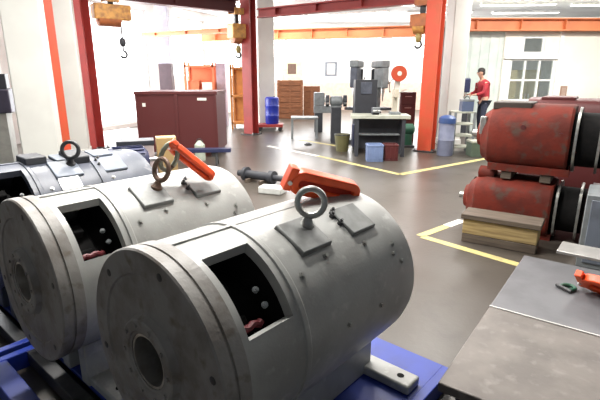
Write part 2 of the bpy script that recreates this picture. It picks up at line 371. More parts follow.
def pad_mesh(s0, s1, p0, p1, r):
    mb = MB(); vs = []; n = 5
    pm = (p0+p1)/2; half = RM*math.sin(R_((p1-p0)/2)); u = Vector((0, -math.cos(R_(pm)), -math.sin(R_(pm)))); o = rad(0, pm, 0)
    top = RM+r; base = RM*math.cos(R_((p1-p0)/2))-.02
    pts = []
    lo = o+rdir(pm)*base; hi = o+rdir(pm)*top
    loop = [lo+u*(-half-.003)+Vector((s0-.003, 0, 0)), lo+u*(half+.003)+Vector((s0-.003, 0, 0)), lo+u*(half+.003)+Vector((s1+.003, 0, 0)), lo+u*(-half-.003)+Vector((s1+.003, 0, 0))]
    loop2 = [hi+u*(-half)+Vector((s0, 0, 0)), hi+u*half+Vector((s0, 0, 0)), hi+u*half+Vector((s1, 0, 0)), hi-u*half+Vector((s1, 0, 0))]
    mb.add(loop+loop2, [(3, 2, 1, 0), (4, 5, 6, 7), (0, 1, 5, 4), (1, 2, 6, 5), (2, 3, 7, 6), (3, 0, 4, 7)]); return mb
def bolt(mb, s, phi, r, rr=.012, h=.012, n=6): return mb.lathe(rad(s, phi, r-.004), rdir(phi), [(0, rr*1.5), (.006, rr*1.5), (.006, rr), (h+.006, rr*.95)], n)
def motor(P, label, paint, shield, padm, ringm, ring_tilt=0.0, ring_r=.052, ring_ax=(-.82, -.5, .12), plate=False, scale=1.0):
    t = thing('traction_motor', label, 'motor', (P.x, P.y, DECK), TH, 'large cylindrical motors on the blue skids')
    hole = (.13, .325, 20, 66)
    segs = [(.095, .376), (.13, .376), (.20, .3765), (.27, .3765), (.325, .377), (.352, .377), (.356, .384), (.375, .384), (.381, .3805), (1.0, .3805), (1.09, .379), (1.13, .370), (LM, .352)]
    shell(MB(), segs, hole, .335).build('housing', paint, t, angle=28)
    MB().lathe(rad(1.05, 0, 0), (1, 0, 0), [(0, .336), (.06, .336), (.06, .13), (.11, .13), (.11, .07), (.13, .07)], 40).build('drive_end_shield', shield, t)
    # front end shield: rim, groove, dished face and hub
    prof = [(.100, .10), (.100, .384), (.056, .384), (.054, .378), (.046, .378), (.044, .386), (.006, .386), (0, .380), (0, .30), (.006, .295), (.006, .16), (0, .155), (-.018, .150), (-.022, .145), (-.022, .112), (-.016, .108), (-.016, .098), (.10, .092)]
    es = MB().lathe(rad(0, 0, 0), (1, 0, 0), prof, 72, False, False).build('end_shield', shield, t, angle=30)
    hb = MB().lathe(rad(0, 0, 0), (1, 0, 0), [(-.012, .097), (-.012, .088), (.03, .085), (.16, .080), (.16, .03), (.13, .028)], 40, False, True).build('bearing_bore', M['steel'], t)
    for k in range(10):
        p = 18+36*k; MB().lathe(rad(-.022, p, .130), (-1, 0, 0), [(-.004, .008), (.006, .0075)], 6).build('hub_bolt', shield, es)
    for k in range(6): MB().lathe(rad(.0, 16+60*k, .340), (-1, 0, 0), [(-.004, .014), (.001, .014), (.002, .009), (.002, .0)], 10, True, False).build('face_bolt', M['dsteel'], es)
    # inside, seen through the inspection opening
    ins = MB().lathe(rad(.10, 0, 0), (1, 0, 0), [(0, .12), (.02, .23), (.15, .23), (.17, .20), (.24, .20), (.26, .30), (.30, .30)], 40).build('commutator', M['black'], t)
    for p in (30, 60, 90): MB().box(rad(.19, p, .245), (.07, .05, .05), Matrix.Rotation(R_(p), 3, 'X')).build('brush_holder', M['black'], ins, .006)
    for s, p in ((.283, 44), (.288, 55)): MB().lathe(rad(s, p, .300), rdir(p), [(0, .012), (.010, .011), (.010, .006), (.015, .006)], 8).build('terminal_screw', M['mgrey'], ins)
    MB().tube([rad(.145+.013*k, 64-2*abs(math.sin(k*.9)), .305) for k in range(9)], .013, 8).build('red_lead', M['leadred'], ins)
    # pads, eyebolt, plugs
    pd = pad_mesh(.478, .648, 17, 41, .007).build('mounting_pad', padm, t, .006)
    pe = pad_mesh(.785, .95, 20, 42, .006).build('mounting_pad', padm, t, .006)
    q = rad(.612, 24, RM+.004); dr = (rdir(12)+Vector((ring_tilt, 0, 0))).normalized(); eb = MB()
    eb.lathe(q-dr*.02, dr, [(0, .03), (.026, .03), (.034, .022), (.055, .016)], 16)
    eb.torus(q+dr*(.045+ring_r), ring_ax, ring_r, .0125, 32, 10)
    eb.build('eyebolt', ringm, t)
    for s, p in ((.585, 46), (.825, 49), (.60, 88), (.824, 89.5), (.43, 50), (.978, 63), (1.02, 70), (1.0, 57)): bolt(MB(), s, p, .3805, .009, .008).build('plug_bolt', M['galv'], t)
    for s, p in ((.775, 24), (.775, 31), (.80, 21)): MB().lathe(rad(s, p, RM-.004), rdir(p), [(0, .012), (.018, .011), (.018, .006), (.028, .006)], 8).build('terminal_stud', M['dsteel'], pe)
    MB().bx(.10, 1.05, -.012, .012, ZC+RM-.012, ZC+RM-.001).build('top_weld_strip', paint, t, .003)
    for sg in (-1, 1):
        r = MB().bx(.15, 1.15, .11*sg-.04, .11*sg+.04, 0, .232).build('foot_rail', paint, t, .008)
        for x in (.16, 1.08):
            lug = MB().bx(x, x+.12, *sorted((.10*sg, .405*sg)), 0, .05).build('foot_lug', padm if plate else M['galv'] if False else paint, t, .012, seg=3)
            MB().lathe((x+.06, .33*sg, .05), (0, 0, 1), [(-.02, .018), (.0012, .018)], 14).build('bolt_hole', M['black'], lug)
    if plate:
        c = rad(.545, 46, .384); rt = Matrix.Rotation(R_(46), 3, 'X')
        pl = MB().box(c, (.125, .11, .006), rt).build('nameplate', M['plate'], t)
        for ix in (-1, 1):
            for iy in (-1, 1): MB().rod(c+rt @ Vector((ix*.052, iy*.045, .002)), c+rt @ Vector((ix*.052, iy*.045, .006)), .004, 6).build('rivet', M['dsteel'], pl)
        MB().box(rad(.43, 2, RM+.01), (.13, .16, .05), Matrix.Rotation(R_(2), 3, 'X')).build('terminal_block', M['mdark'], t, .008)
        MB().box(rad(.67, 12, RM+.012), (.14, .16, .05), Matrix.Rotation(R_(12), 3, 'X')).build('eyebolt_block', M['mdark'], t, .008)
        MB().lathe(rad(.74, 0, 0), (1, 0, 0), [(0, .378), (0, .392), (.05, .392), (.05, .378)], 56, False, False).build('clamp_band', M['bgrey'], t)
        for s, m_ in ((.56, M['bgreyl']), (.80, M['bgreyl'])):
            MB().box(rad(s+.05, 8, RM), (.14, .14, .03), Matrix.Rotation(R_(8), 3, 'X')).build('cover_plate', m_, t, .006)
    return t
skid(A, 'blue steel skid under the nearest grey motor, with one corner showing at the right')
skid(B, 'blue steel skid under the middle grey motor, at the left edge')
skid(C, 'blue steel skid under the blue-grey motor at the back of the row')
motor(A, 'nearest grey traction motor, front right of the row, with a steel lifting ring on top', M['gpaint'], M['gshield'], M['gpad'], M['galv'])
motor(B, 'middle grey traction motor, left of the nearest one, with a rusty lifting ring on top', M['gpaint'], M['gshield'], M['gpad'], M['rust'], .25, .055, (-.95, -.1, .25))
motor(C, 'blue-grey traction motor with a pale nameplate, farthest left of the row', M['bgrey'], M['bgrey'], M['bgreyl'], M['dsteel'], 0, .052, (-.7, -.7, .1), True)

# ------------------------------------------------------------------ orange lifting links
def oblong(L, W, r=.5, n=10):
    pts = []; k2 = W/2
    for (cx, a0) in ((L/2-k2, -PI/2), (-(L/2-k2), PI/2)):
        for k in range(n+1): a_ = a0+PI*k/n; pts.append((cx+k2*math.cos(a_), k2*math.sin(a_)))
    return pts
def link_tool(label, L, W, T, M4, hole=.42):
    t = thing('lifting_link', label, 'lifting link', (0, 0, 0), 0, 'orange lifting links')
    o = oblong(L, W); i = oblong(L-W*(1-hole), W*hole)
    f = lambda P, y: [Vector((x, y, z)) for x, z in P]
    MB().ring(f(o, -T/2), f(i, -T/2), (0, T, 0)).build('link_body', M['orange'], t, .008, seg=3)
    MB().prism(f(i, -T*.15), (0, T*.3, 0)).build('inner_web', M['orangedark'], t)
    e = MB().bx(-L/2-.02, -L/2+.02, -T*.42, T*.42, -W*.42, W*.55).build('latch', M['orange'], t, .006)
    MB().rod((-L/2-.005, -T*.6, -W*.05), (-L/2-.005, T*.6, -W*.05), .010, 10).build('pin', M['steel'], e)
    t.matrix_world = M4; return t
def basis(o, x, up):
    x = Vector(x).normalized(); y = Vector(up).cross(x).normalized(); z = x.cross(y)
    m = Matrix((x, y, z)).transposed().to_4x4(); m.translation = o; return m
MW = lambda P: Matrix.Translation((P.x, P.y, DECK)) @ Matrix.Rotation(TH, 4, 'Z')
wA = MW(A); wB = MW(B)
p1 = at(297, 180.5, 1.95); p2 = at(350, 192.5, 2.08)
link_tool('large orange lifting link standing behind the lifting ring on the nearest grey motor', (p2-p1).length+.08, .115, .06, basis((p1+p2)/2, p2-p1, (0, -.35, 1)), .30)
p1 = at(176, 149, 2.38); p2 = at(209, 175, 2.45)
link_tool('orange lifting link leaning down from the rusty ring on the middle grey motor', (p2-p1).length+.06, .075, .04, basis((p1+p2)/2, p2-p1, (.5, -.6, .6)), .35)
# shackle through the rusty ring
sh = thing('bow_shackle', 'grey-green bow shackle hanging in the rusty ring of the middle motor', 'shackle')
q = wB @ rad(.69, 16, RM+.13); ex = (wB.to_3x3() @ Vector((.8, -.3, .5))).normalized(); ez = Vector((0, 0, 1)); 
pts = [q+ex*(.055*math.cos(t_)+.02)+ez*(.065*math.sin(t_)) for t_ in [R_(-70+ 28.*k) for k in range(13)]]
MB().tube(pts, .013, 10).build('bow', mat('shackle_green_grey', (.24, .25, .19), .5, .4), sh)
MB().rod(pts[0]+(pts[0]-pts[-1])*.25, pts[-1]+(pts[-1]-pts[0])*.25, .011, 12).build('pin', M['rust'], sh)

# ------------------------------------------------------------------ steel plates on low stands at the right
TZ = .36
def plate_stand(o, ang, L, W, label, m, edge=False):
    t = thing('steel_plate_table', label, 'table', (o.x, o.y, 0), R_(ang), 'low steel plate tables')
    MB().bx(0, L, -W, 0, TZ-.045, TZ).build('top_plate', m, t, .006)
    if edge: MB().bx(L-.004, L+.008, -W, 0, TZ-.03, TZ+.004).build('edge_highlight', M['slabedge'], t)  # pale strip stands in for light caught along the far edge
    ap = MB().bx(.06, L-.06, -W+.06, -.06, TZ-.12, TZ-.045).build('apron', M['dsteel'], t)
    for x in (.09, L-.09):
        for y in (-.09, -W+.09): MB().bx(x-.03, x+.03, y-.03, y+.03, 0, TZ-.12).build('leg', M['dsteel'], t, .004)
    return t
o1 = fl(438, 382, TZ); e1 = fl(489.5, 306, TZ); ang = math.degrees(math.atan2(e1.y-o1.y, e1.x-o1.x))
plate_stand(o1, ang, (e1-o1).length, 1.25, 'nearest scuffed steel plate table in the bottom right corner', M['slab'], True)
u1 = (e1-o1).normalized(); o2 = e1+u1*.012; e2 = fl(529, 256, TZ); ang2 = math.degrees(math.atan2(e2.y-o2.y, e2.x-o2.x))
plate_stand(o2, ang, (e2-o2).length, 1.3, 'second steel plate table, behind the nearest one, below the red motors', M['slab2'])
q = fl(545, 250, TZ)
du = Vector((math.cos(R_(ang2)), math.sin(R_(ang2)), 0)); dw = Vector((du.y, -du.x, 0))
c = fl(612, 257, TZ); pl = place(MB().bx(-.12, .12, -.36, .36, 0, .022).build('loose_plate', M['slabedge'], None, .003), (c.x, c.y-.06, TZ+.001), R_(ang2))
tag(pl, 'pale loose steel plate lying on the back edge of the second plate table', 'plate')
c = fl(611, 302, TZ); 
link_tool('orange lifting link lying on the second plate table at the right edge', .36, .17, .05, basis(c+Vector((.02, 0, .072)), (.62, -.75, .0), (-.5, -.35, .55)))
c = fl(569, 289, TZ); t = thing('small_shackle', 'small dark green shackle lying on the second plate table', 'shackle', (c.x, c.y, TZ+.013), R_(20))
MB().tube([Vector((.04*math.cos(a_)-.01, .035*math.sin(a_), 0)) for a_ in [R_(-140+28*k) for k in range(11)]], .011, 8).build('bow', M['green'], t)
MB().rod((-.045, -.05, 0), (-.045, .05, 0), .011, 10).build('pin', M['dsteel'], t)

# ------------------------------------------------------------------ stacked red motors and timber
GD = Vector((.83, -.56, 0)).normalized(); GR = math.atan2(GD.y, GD.x)
def sq(s, hw, hh, zc, n=48, e=3.2):
    pts = []
    for k in range(n):
        a_ = 2*PI*k/n; cs, sn = math.cos(a_), math.sin(a_)
        pts.append(Vector((s, hw*math.copysign(abs(cs)**(2/e), cs), zc+hh*math.copysign(abs(sn)**(2/e), sn))))
    return pts
def loft(mb, rings):
    n = len(rings[0]); vs = [p for r in rings for p in r]; fs = [tuple(range(n-1, -1, -1)), tuple((len(rings)-1)*n+k for k in range(n))]
    for i in range(len(rings)-1):
        for k in range(n): fs.append((i*n+k, i*n+(k+1) % n, (i+1)*n+(k+1) % n, (i+1)*n+k))
    return mb.add(vs, fs)
def red_motor(o, z0, hh, label, upper):
    t = thing('red_motor', label, 'motor', (o.x, o.y, z0), GR, 'red oxide motors stacked at the right')
    zc = hh; e = 2.5 if upper else 3.6; hw = .34
    loft(MB(), [sq(.02, hw*.74, hh*.72, zc*.98, e=e), sq(.07, hw*.84, hh*.82, zc*.98, e=e), sq(.10, hw*.92, hh*.92, zc, e=e), sq(.20, hw, hh, zc, e=e), sq(.81, hw, hh, zc, e=e), sq(.83, hw*.97, hh*.97, zc, e=e)]).build('housing', M['rmotor'], t, angle=25)
    MB().lathe((0, 0, zc), (1, 0, 0), [(-.05, .07), (-.05, .12), (-.01, .14), (.03, .22)], 32, True, False).build('shaft_end_cap', M['rmotor'], t)
    MB().lathe((-.12, 0, zc), (1, 0, 0), [(0, .035), (.10, .04)], 20).build('shaft', M['galv'], t)
    core = loft(MB(), [sq(.83, hw*.78, hh*.78, zc, e=2.2), sq(1.10, hw*.78, hh*.78, zc, e=2.2)]).build('winding_core', M['black'], t)
    for s in (.86, 1.05): loft(MB(), [sq(s, hw*.93, hh*.93, zc, e=e), sq(s+.022, hw*.93, hh*.93, zc, e=e)]).build('end_rib', M['galv'], t)
    loft(MB(), [sq(1.14, hw*.96, hh*.96, zc, e=e), sq(1.36, hw*.96, hh*.96, zc, e=e), sq(1.4, hw*.7, hh*.7, zc, e=e)]).build('commutator_cover', M['maroon'], t, angle=25)
    for s, z in ((.22, .55), (.42, .68), (.48, .42), (.58, .42), (.75, .6)): MB().lathe((s, -hw*.975, zc*2*z), (0, -1, 0), [(-.03, .024), (.004, .024)], 10).build('port_plug', M['maroon'], t)
    if upper:
        MB().bx(.10, .46, -.20, .16, hh*2-.06, hh*2+.014).build('top_cover', mat('brown_black_cover', (.05, .035, .028), .6), t, .01)
        for y in (-.22, .0, .2): MB().bx(.0, .06, y-.035, y+.035, zc+.02, zc+.20).build('end_bracket', M['galv'], t, .008)
    else:
        MB().lathe((.10, -.10, hh*2+.02), (1, -.1, 0), [(0, .05), (.0, .07), (.16, .07), (.16, .05)], 24).build('top_drum', M['rmotor'], t)
    for y in (-hw*.66, hw*.66): MB().bx(.12, .86, y-.05, y+.05, 0, .07).build('foot', M['rmotor'], t)
    return t
LO = Vector((1.93, 4.98, 0))
red_motor(LO, .0, .285, 'lower red motor of the stack, behind the sawn timber block', False)
red_motor(LO+Vector((.07, -.03, 0)), .655, .335, 'upper red motor, resting on top of the lower one', True)
for k, s in enumerate((.38, .74)):
    b_ = place(MB().bx(-.05, .05, -.24, .24, 0, .083).build('spacer_block', M['timberd'], None, .006), LO+GD*s+Vector((0, 0, .571)), GR)
    tag(b_, ['dark spacer block between the stacked red motors, nearer their shaft ends', 'dark spacer block between the stacked red motors, nearer the steel ribs'][k], 'block', 'spacer blocks between the red motors')
wl = fl(461, 241); wr = fl(535, 255); wd = wr-wl; wL = wd.length; wrz = math.atan2(wd.y, wd.x)
names = [('dark', .0, .085, .27, M['timberd'], 'lowest dark timber of the stack in front of the red motors'), ('mid', .088, .237, .30, M['timber'], 'pale sawn timber in the middle of the stack in front of the red motors'), ('top', .24, .29, .34, M['timberd'], 'weathered top plank of the timber stack in front of the red motors')]
for nm, z0, z1, dp, m_, lb in names:
    ov = .02 if nm == 'top' else 0
    b_ = place(MB().bx(-ov, wL+ov, -ov, .26, z0, z1).build('timber_beam', m_, None, .006), (wl.x, wl.y, .0), wrz); tag(b_, lb, 'timber', 'timbers stacked by the red motors')
t = thing('gear_case', 'dark maroon gear case standing behind the upper red motor', 'gear case', (3.75, 6.2, 0), GR)
loft(MB(), [sq(-.6, .38, .64, .66, e=5), sq(.9, .38, .64, .66, e=5)]).build('case', M['maroon'], t, angle=25); MB().bx(-.6, .9, -.42, .42, 0, .04).build('foot', M['maroon'], t)
MB().bx(-.45, -.05, -.25, .25, 1.28, 1.32).build('inspection_cover', M['maroon'], t, .01)
t = thing('steel_cabinet', 'grey-blue steel cabinet at the right edge in front of the lower red motor', 'cabinet', (2.60, 3.72, 0), GR)
MB().bx(-.14, .55, -.25, .2, .03, .66).build('body', M['mgrey'], t, .008); MB().bx(-.1, .5, -.262, -.25, .08, .62).build('door', M['bgreyl'], t, .004); MB().bx(-.14, .55, -.25, .2, 0, .03).build('plinth', M['dsteel'], t)

# ------------------------------------------------------------------ left middle ground: maroon container, trestle, crates
p0 = fl(139, 160); p1 = fl(222, 156)
t = thing('steel_container', 'dark maroon steel container behind the motors, with a small white label', 'container', ((p0.x+p1.x)/2-.06, 9.1, 0), R_(0))
W = (at(217, 120, 9.0).x-at(136, 120, 9.0).x)
MB().bx(-W/2, W/2, 0, 1.1, .10, 1.27).build('body', M['maroon'], t, .01)
MB().bx(-W/2-.02, W/2+.02, -.02, 1.12, 1.23, 1.29).build('rim', M['maroon'], t, .006)
for k in range(3): MB().bx(-W/2+W*k/2-.03*(k > 0), -W/2+W*k/2+.03*(k < 2), -.02, 0, .12, 1.23).build('stiffener', M['maroon'], t, .004)
for x in (-W/2+.1, W/2-.1):
    for y in (.1, 1.0): MB().bx(x-.06, x+.06, y-.06, y+.06, 0, .10).build('foot', M['dsteel'], t)
MB().bx(.42, .60, -.006, 0, 1.12, 1.17).build('label_plate', M['paper'], t); MB().bx(-.66, -.6, -.006, 0, 1.0, 1.07).build('small_tag', M['paper'], t)
p = fl(214, 165); t = thing('low_trestle', 'low navy trestle on the floor in front of the maroon container', 'trestle', (p.x-.1, p.y, 0), R_(5))
MB().bx(-.42, .42, -.08, .08, .24, .31).build('top_bar', M['navy'], t, .006)
for x in (-.3, .16):
    for y in (-1, 1): MB().rod((x, y*.13, 0), (x, y*.04, .25), .02, 8).build('leg', M['dsteel'], t)
p = fl(208, 153); t = thing('oil_can', 'pale green can on the floor beside the maroon container', 'can', (p.x+.02, 8.75, 0))
MB().lathe((0, 0, 0), (0, 0, 1), [(0, .10), (.30, .10), (.36, .05), (.38, .03)], 20).build('body', mat('pale_green_tin', (.42, .47, .38), .5), t); MB().torus((0, 0, .36), (0, 1, 0), .06, .008, 16, 6).build('handle', M['dsteel'], t)
# navy motor, pale bearing rings and cardboard box behind the row
p = at(129, 165, 4.75); t = thing('small_motor', 'small navy electric motor at the right end of the blue-grey motor', 'motor', (p.x, p.y, 0), R_(30))
MB().lathe((-.2, 0, .72), (1, 0, 0), [(0, .08), (.02, .15), (.36, .15), (.40, .10)], 32).build('housing', M['navy'], t)
for k in range(20): a_ = 2*PI*k/20; MB().box(Vector((0, .155*math.cos(a_), .72+.155*math.sin(a_))), (.3, .006, .02), Matrix.Rotation(a_-PI/2, 3, 'X')).build('cooling_fin', M['navy'], t)
MB().rod((.2, 0, .72), (.3, 0, .72), .025).build('shaft', M['steel'], t)
MB().bx(-.18, .18, -.13, .13, .49, .58).build('foot', M['navy'], t, .008)
p_m = p
t = thing('low_stand', 'dark steel stand under the small navy motor and boxes', 'stand', (p.x, p.y+.25, 0), R_(30))
MB().bx(-.34, .50, -.42, .42, .45, .489).build('top', M['dsteel'], t, .004)
for x in (-.30, .46):
    for y in (-.38, .38): MB().bx(x-.025, x+.025, y-.025, y+.025, 0, .45).build('leg', M['dsteel'], t)
rot3 = Matrix.Rotation(R_(30), 3, 'Z')
c = Vector((p.x, p.y+.25, 0))+rot3 @ Vector((.36, .12, 0))
t = thing('cardboard_box', 'ochre cardboard box on the stand behind the rusty lifting ring', 'box', (c.x, c.y, .49), R_(20))
MB().bx(-.11, .11, -.11, .11, 0, .42).build('body', M['tan'], t, .004); MB().bx(-.112, .112, -.02, .02, .418, .422).build('tape', mat('tape', (.5, .42, .25), .3), t)
c = Vector((p.x, p.y+.25, 0))+rot3 @ Vector((.02, .12, 0))
t = thing('pale_crate', 'pale pinkish crate with a dark lid behind the blue-grey motor', 'crate', (c.x, c.y, .49), R_(20))
MB().bx(-.19, .19, -.12, .12, 0, .36).build('body', mat('pale_pink_box', (.52, .43, .41), .7), t, .006)
MB().bx(-.2, .2, -.13, .13, .36, .41).build('lid', M['mdark'], t, .006)
# drive shaft lying on the floor between the motors and the lines
p = fl(262, 183); t = thing('drive_shaft', 'dark steel drive shaft lying on the floor left of the large orange link', 'shaft', (p.x, p.y, .0), R_(-32))
MB().lathe((-.45, 0, .11), (1, 0, 0), [(0, .05), (.12, .05), (.12, .11), (.17, .11), (.17, .065), (.6, .065), (.6, .10), (.68, .10), (.68, .045), (.9, .045)], 28).build('shaft', M['mdark'], t)
MB().bx(-.22, -.18, -.14, .14, 0, .06).build('cradle', M['timberd'], t); MB().bx(.04, .08, -.14, .14, 0, .06).build('cradle', M['timberd'], t)
p = fl(272, 193); t = MB().bx(-.17, .17, -.1, .1, 0, .10).build('white_block', mat('white_plastic', (.66, .67, .64), .6), None, .015); tag(place(t, (p.x, p.y, 0), R_(-20)), 'white plastic block on the floor in front of the drive shaft', 'block')

# ------------------------------------------------------------------ machines in the middle
def drill(x, y, h, rz, label, headm, m=None):
    t = thing('pillar_drill', label, 'drilling machine', (x, y, 0), rz, 'pillar drilling machines'); m = m or M['mgrey']
    MB().bx(-.24, .24, -.30, .30, 0, .10).build('base', M['mdark'], t, .015); MB().rod((0, .12, .1), (0, .12, h-.35), .075, 20).build('column', M['mgrey'], t)
    tb = MB().bx(-.2, .2, -.26, .16, .80, .86).bx(-.07, .07, .02, .2, .70, .80).build('table', M['mdark'], t, .008)
    MB().rod((.2, 0, .76), (.32, 0, .76), .012, 8).build('crank', M['steel'], tb)
    MB().bx(-.085, .085, -.28, .20, h-.62, h-.16).build('head', headm, t, .03, seg=3)
    MB().bx(-.11, .11, -.26, .34, h-.16, h).build('belt_cover', m, t, .03, seg=3)
    MB().lathe((0, .30, h-.60), (0, 0, 1), [(0, .06), (.02, .10), (.40, .10), (.43, .05)], 24).build('drive_motor', M['mdark'], t)
    MB().lathe((0, -.16, h-.62), (0, 0, -1), [(0, .04), (.12, .04), (.12, .025), (.20, .022), (.30, .008)], 16).build('spindle', M['steel'], t)
    hub = MB().rod((.13, -.12, h-.5), (.19, -.12, h-.5), .03, 14).build('feed_hub', M['steel'], t)
    for k in range(3):
        a_ = R_(30+120*k); e_ = Vector((.2, -.12+.2*math.cos(a_), h-.5+.2*math.sin(a_))); q_ = MB().rod((.18, -.12, h-.5), e_, .009, 8).ball(e_, .02, 10, 6).build('feed_handle', M['dsteel'], hub)
    return t
p = at(355, 110, 11.2); drill(p.x, p.y, 1.93, R_(-20), 'left pillar drilling machine with a blue-grey head, behind the workbench', M['bgrey'])
p = at(379, 110, 11.1); drill(p.x, p.y, 1.92, R_(15), 'right pillar drilling machine with a grey head, left of the hose reel', M['mgrey'])
def box_part(t, nm, d, m, bev=.006): return MB().bx(*d).build(nm, m, t, bev)
p = at(364.5, 120, 10.35); t = thing('lathe_cabinet', 'dark charcoal machine cabinet between the two drilling machines', 'cabinet', (p.x, p.y+.1, 0))
box_part(t, 'body', (-.24, .24, -.2, .16, .06, 1.50), M['mdark']); box_part(t, 'plinth', (-.2, .2, -.2, .16, 0, .06), M['dsteel']); dd = box_part(t, 'door', (-.17, .17, -.215, -.2, .1, .75), M['navy']); box_part(dd, 'handle', (.11, .13, -.235, -.213, .4, .52), M['steel'], 0); box_part(t, 'control_panel', (-.12, .12, -.22, -.2, 1.2, 1.45), M['bgrey'])
p = fl(385, 156); t = thing('workbench', 'workbench with a pale top in front of the drilling machines', 'workbench', (p.x-.12, p.y+.15, 0), R_(-4))
box_part(t, 'top', (-.58, .58, -.27, .27, .76, .83), M['bench'])
for x in (-.46, .46):
    for y in (-.21, .21): box_part(t, 'leg', (x-.035, x+.035, y-.035, y+.035, 0, .76), M['mdark'], 0)
box_part(t, 'back_panel', (-.46, .46, .215, .235, .1, .74), M['mdark'], 0)  # dark sheet added to make the space under the bench dark
box_part(t, 'shelf', (-.42, .42, .0, .2, .40, .43), M['mgrey'])
bp = Vector((p.x-.12, p.y+.15, 0))
t = thing('bench_vice', 'dark bench vice on the pale workbench top', 'vice', (bp.x-.1, bp.y-.05, .83)); box_part(t, 'body', (-.07, .07, -.06, .1, 0, .14), M['mdark']); box_part(t, 'jaw', (-.07, .07, -.16, -.08, .05, .15), M['mgrey']); MB().rod((0, -.16, .09), (0, -.24, .09), .012).rod((-.09, -.23, .09), (.09, -.23, .09), .007).build('screw_handle', M['steel'], t)
t = thing('small_press', 'pale small hand press standing at the right end of the workbench', 'press', (bp.x+.3, bp.y, .83)); box_part(t, 'base', (-.1, .1, -.12, .12, 0, .05), M['mgrey']); box_part(t, 'column', (-.05, .05, .02, .1, .05, .5), mat('cream_machine', (.5, .45, .36), .5)); box_part(t, 'ram', (-.04, .04, -.12, .02, .34, .5), mat('cream_machine_head', (.5, .45, .36), .5)); MB().rod((.04, -.05, .42), (.2, -.12, .5), .01).build('lever', M['steel'], t)
# boxes under and before the bench
def bin_(name, px, py, dx, dy, h, m, label, cat, dark=None):
    p = fl(px, py); t = thing(name, label, cat, (p.x, p.y+dy/2, 0)); o = [Vector((x, y, .03)) for x, y in ((-dx/2, -dy/2), (dx/2, -dy/2), (dx/2, dy/2), (-dx/2, dy/2))]; i = [Vector((v.x*.88, v.y*.86, .03)) for v in o]
    MB().ring(o, i, (0, 0, h-.03)).bx(-dx/2, dx/2, -dy/2, dy/2, 0, .03).build('body', m, t, .006)
    o2 = [Vector((v.x*1.06, v.y*1.06, h-.04)) for v in o]; MB().ring(o2, [Vector((v.x*.95, v.y*.95, h-.04)) for v in o], (0, 0, .03)).build('rim', m, t, .004)
    for k in range(3): MB().bx(-dx/2+dx*(k+.5)/3.-.02, -dx/2+dx*(k+.5)/3.+.02, -dy/2-.012, -dy/2, .05, h-.06).build('rib', m, t)
    return t
bin_('plastic_bin', 375, 162, .30, .26, .33, M['lblue'], 'pale blue plastic bin on the floor in front of the workbench', 'bin')
bin_('plastic_bin', 391, 161, .26, .24, .32, M['maroon'], 'dark red-black bin on the floor right of the pale blue bin', 'bin')
p = fl(342.5, 152); t = thing('waste_bucket', 'round olive bucket on the floor left of the pale blue bin', 'bucket', (p.x, p.y+.15, 0)); MB().lathe((0, 0, 0), (0, 0, 1), [(0, .13), (.36, .17), (.36, .155), (.03, .12)], 24, True, True).build('body', M['olive'], t); MB().torus((0, 0, .36), (0, 0, 1), .168, .01, 24, 8).build('rim', M['dsteel'], t)
p = fl(358, 150); t = thing('tool_cart', 'dark navy tool cart between the olive bucket and the workbench', 'cart', (p.x+.02, p.y, 0)); box_part(t, 'body', (-.16, .16, -.15, .15, .08, .56), M['navy']); 
for k in range(3): dr_ = box_part(t, 'drawer', (-.14, .14, -.165, -.15, .11+.15*k, .24+.15*k), M['navy'], .003); box_part(dr_, 'handle', (-.06, .06, -.18, -.164, .19+.15*k, .205+.15*k), M['steel'], 0)
for x in (-.12, .12):
    for y in (-.11, .11): MB().rod((x-.012, y, .04), (x+.012, y, .04), .04, 12).build('caster', M['rubber'], t)
p = fl(408, 148); t = thing('green_pump', 'small green pump unit on the floor left of the bright red column', 'pump', (p.x, p.y+.2, 0)); box_part(t, 'base', (-.15, .15, -.18, .18, 0, .05), M['dsteel']); MB().lathe((-.16, 0, .40), (1, 0, 0), [(0, .08), (.02, .13), (.28, .13), (.32, .08)], 24).build('casing', M['green'], t); box_part(t, 'pedestal', (-.1, .1, -.1, .1, .05, .30), M['green'])
# bench grinder on pedestal and tool cabinet to the left
p = at(336, 110, 11.2); t = thing('pedestal_grinder', 'grey pedestal grinder left of the drilling machines', 'grinder', (p.x, p.y, 0)); box_part(t, 'pedestal', (-.12, .12, -.12, .12, .0, .85), M['mdark']); MB().lathe((-.15, 0, 1.0), (1, 0, 0), [(0, .08), (.03, .12), (.27, .12), (.30, .08)], 24).build('motor', M['mgrey'], t)
for sx in (-1, 1): MB().lathe((sx*.17, 0, 1.0), (sx, 0, 0), [(0, .05), (.0, .14), (.08, .14), (.08, .05)], 28).build('wheel_guard', M['mdark'], t); MB().bx(sx*.21-.03, sx*.21+.03, -.2, -.14, .93, .97).build('tool_rest', M['steel'], t)
box_part(t, 'shelf', (-.14, .14, -.12, .12, .85, .89), M['mgrey'])
p = at(331, 115, 13.4); t = thing('grey_lathe', 'grey-green machine bench behind the grinder', 'machine', (p.x-.05, p.y, 0)); box_part(t, 'bed', (-.45, .30, -.2, .2, .55, .75), M['mgrey']); box_part(t, 'headstock', (-.45, -.15, -.2, .2, .75, 1.12), M['mgrey'], .02); box_part(t, 'leg', (-.43, -.2, -.18, .18, 0, .55), M['mdark']); box_part(t, 'leg', (.1, .28, -.18, .18, 0, .55), M['mdark']); MB().rod((-.15, 0, .93), (-.05, 0, .93), .09, 20).build('chuck', M['steel'], t); box_part(t, 'tailstock', (.1, .25, -.1, .1, .75, 1.0), M['mgrey'], .01)
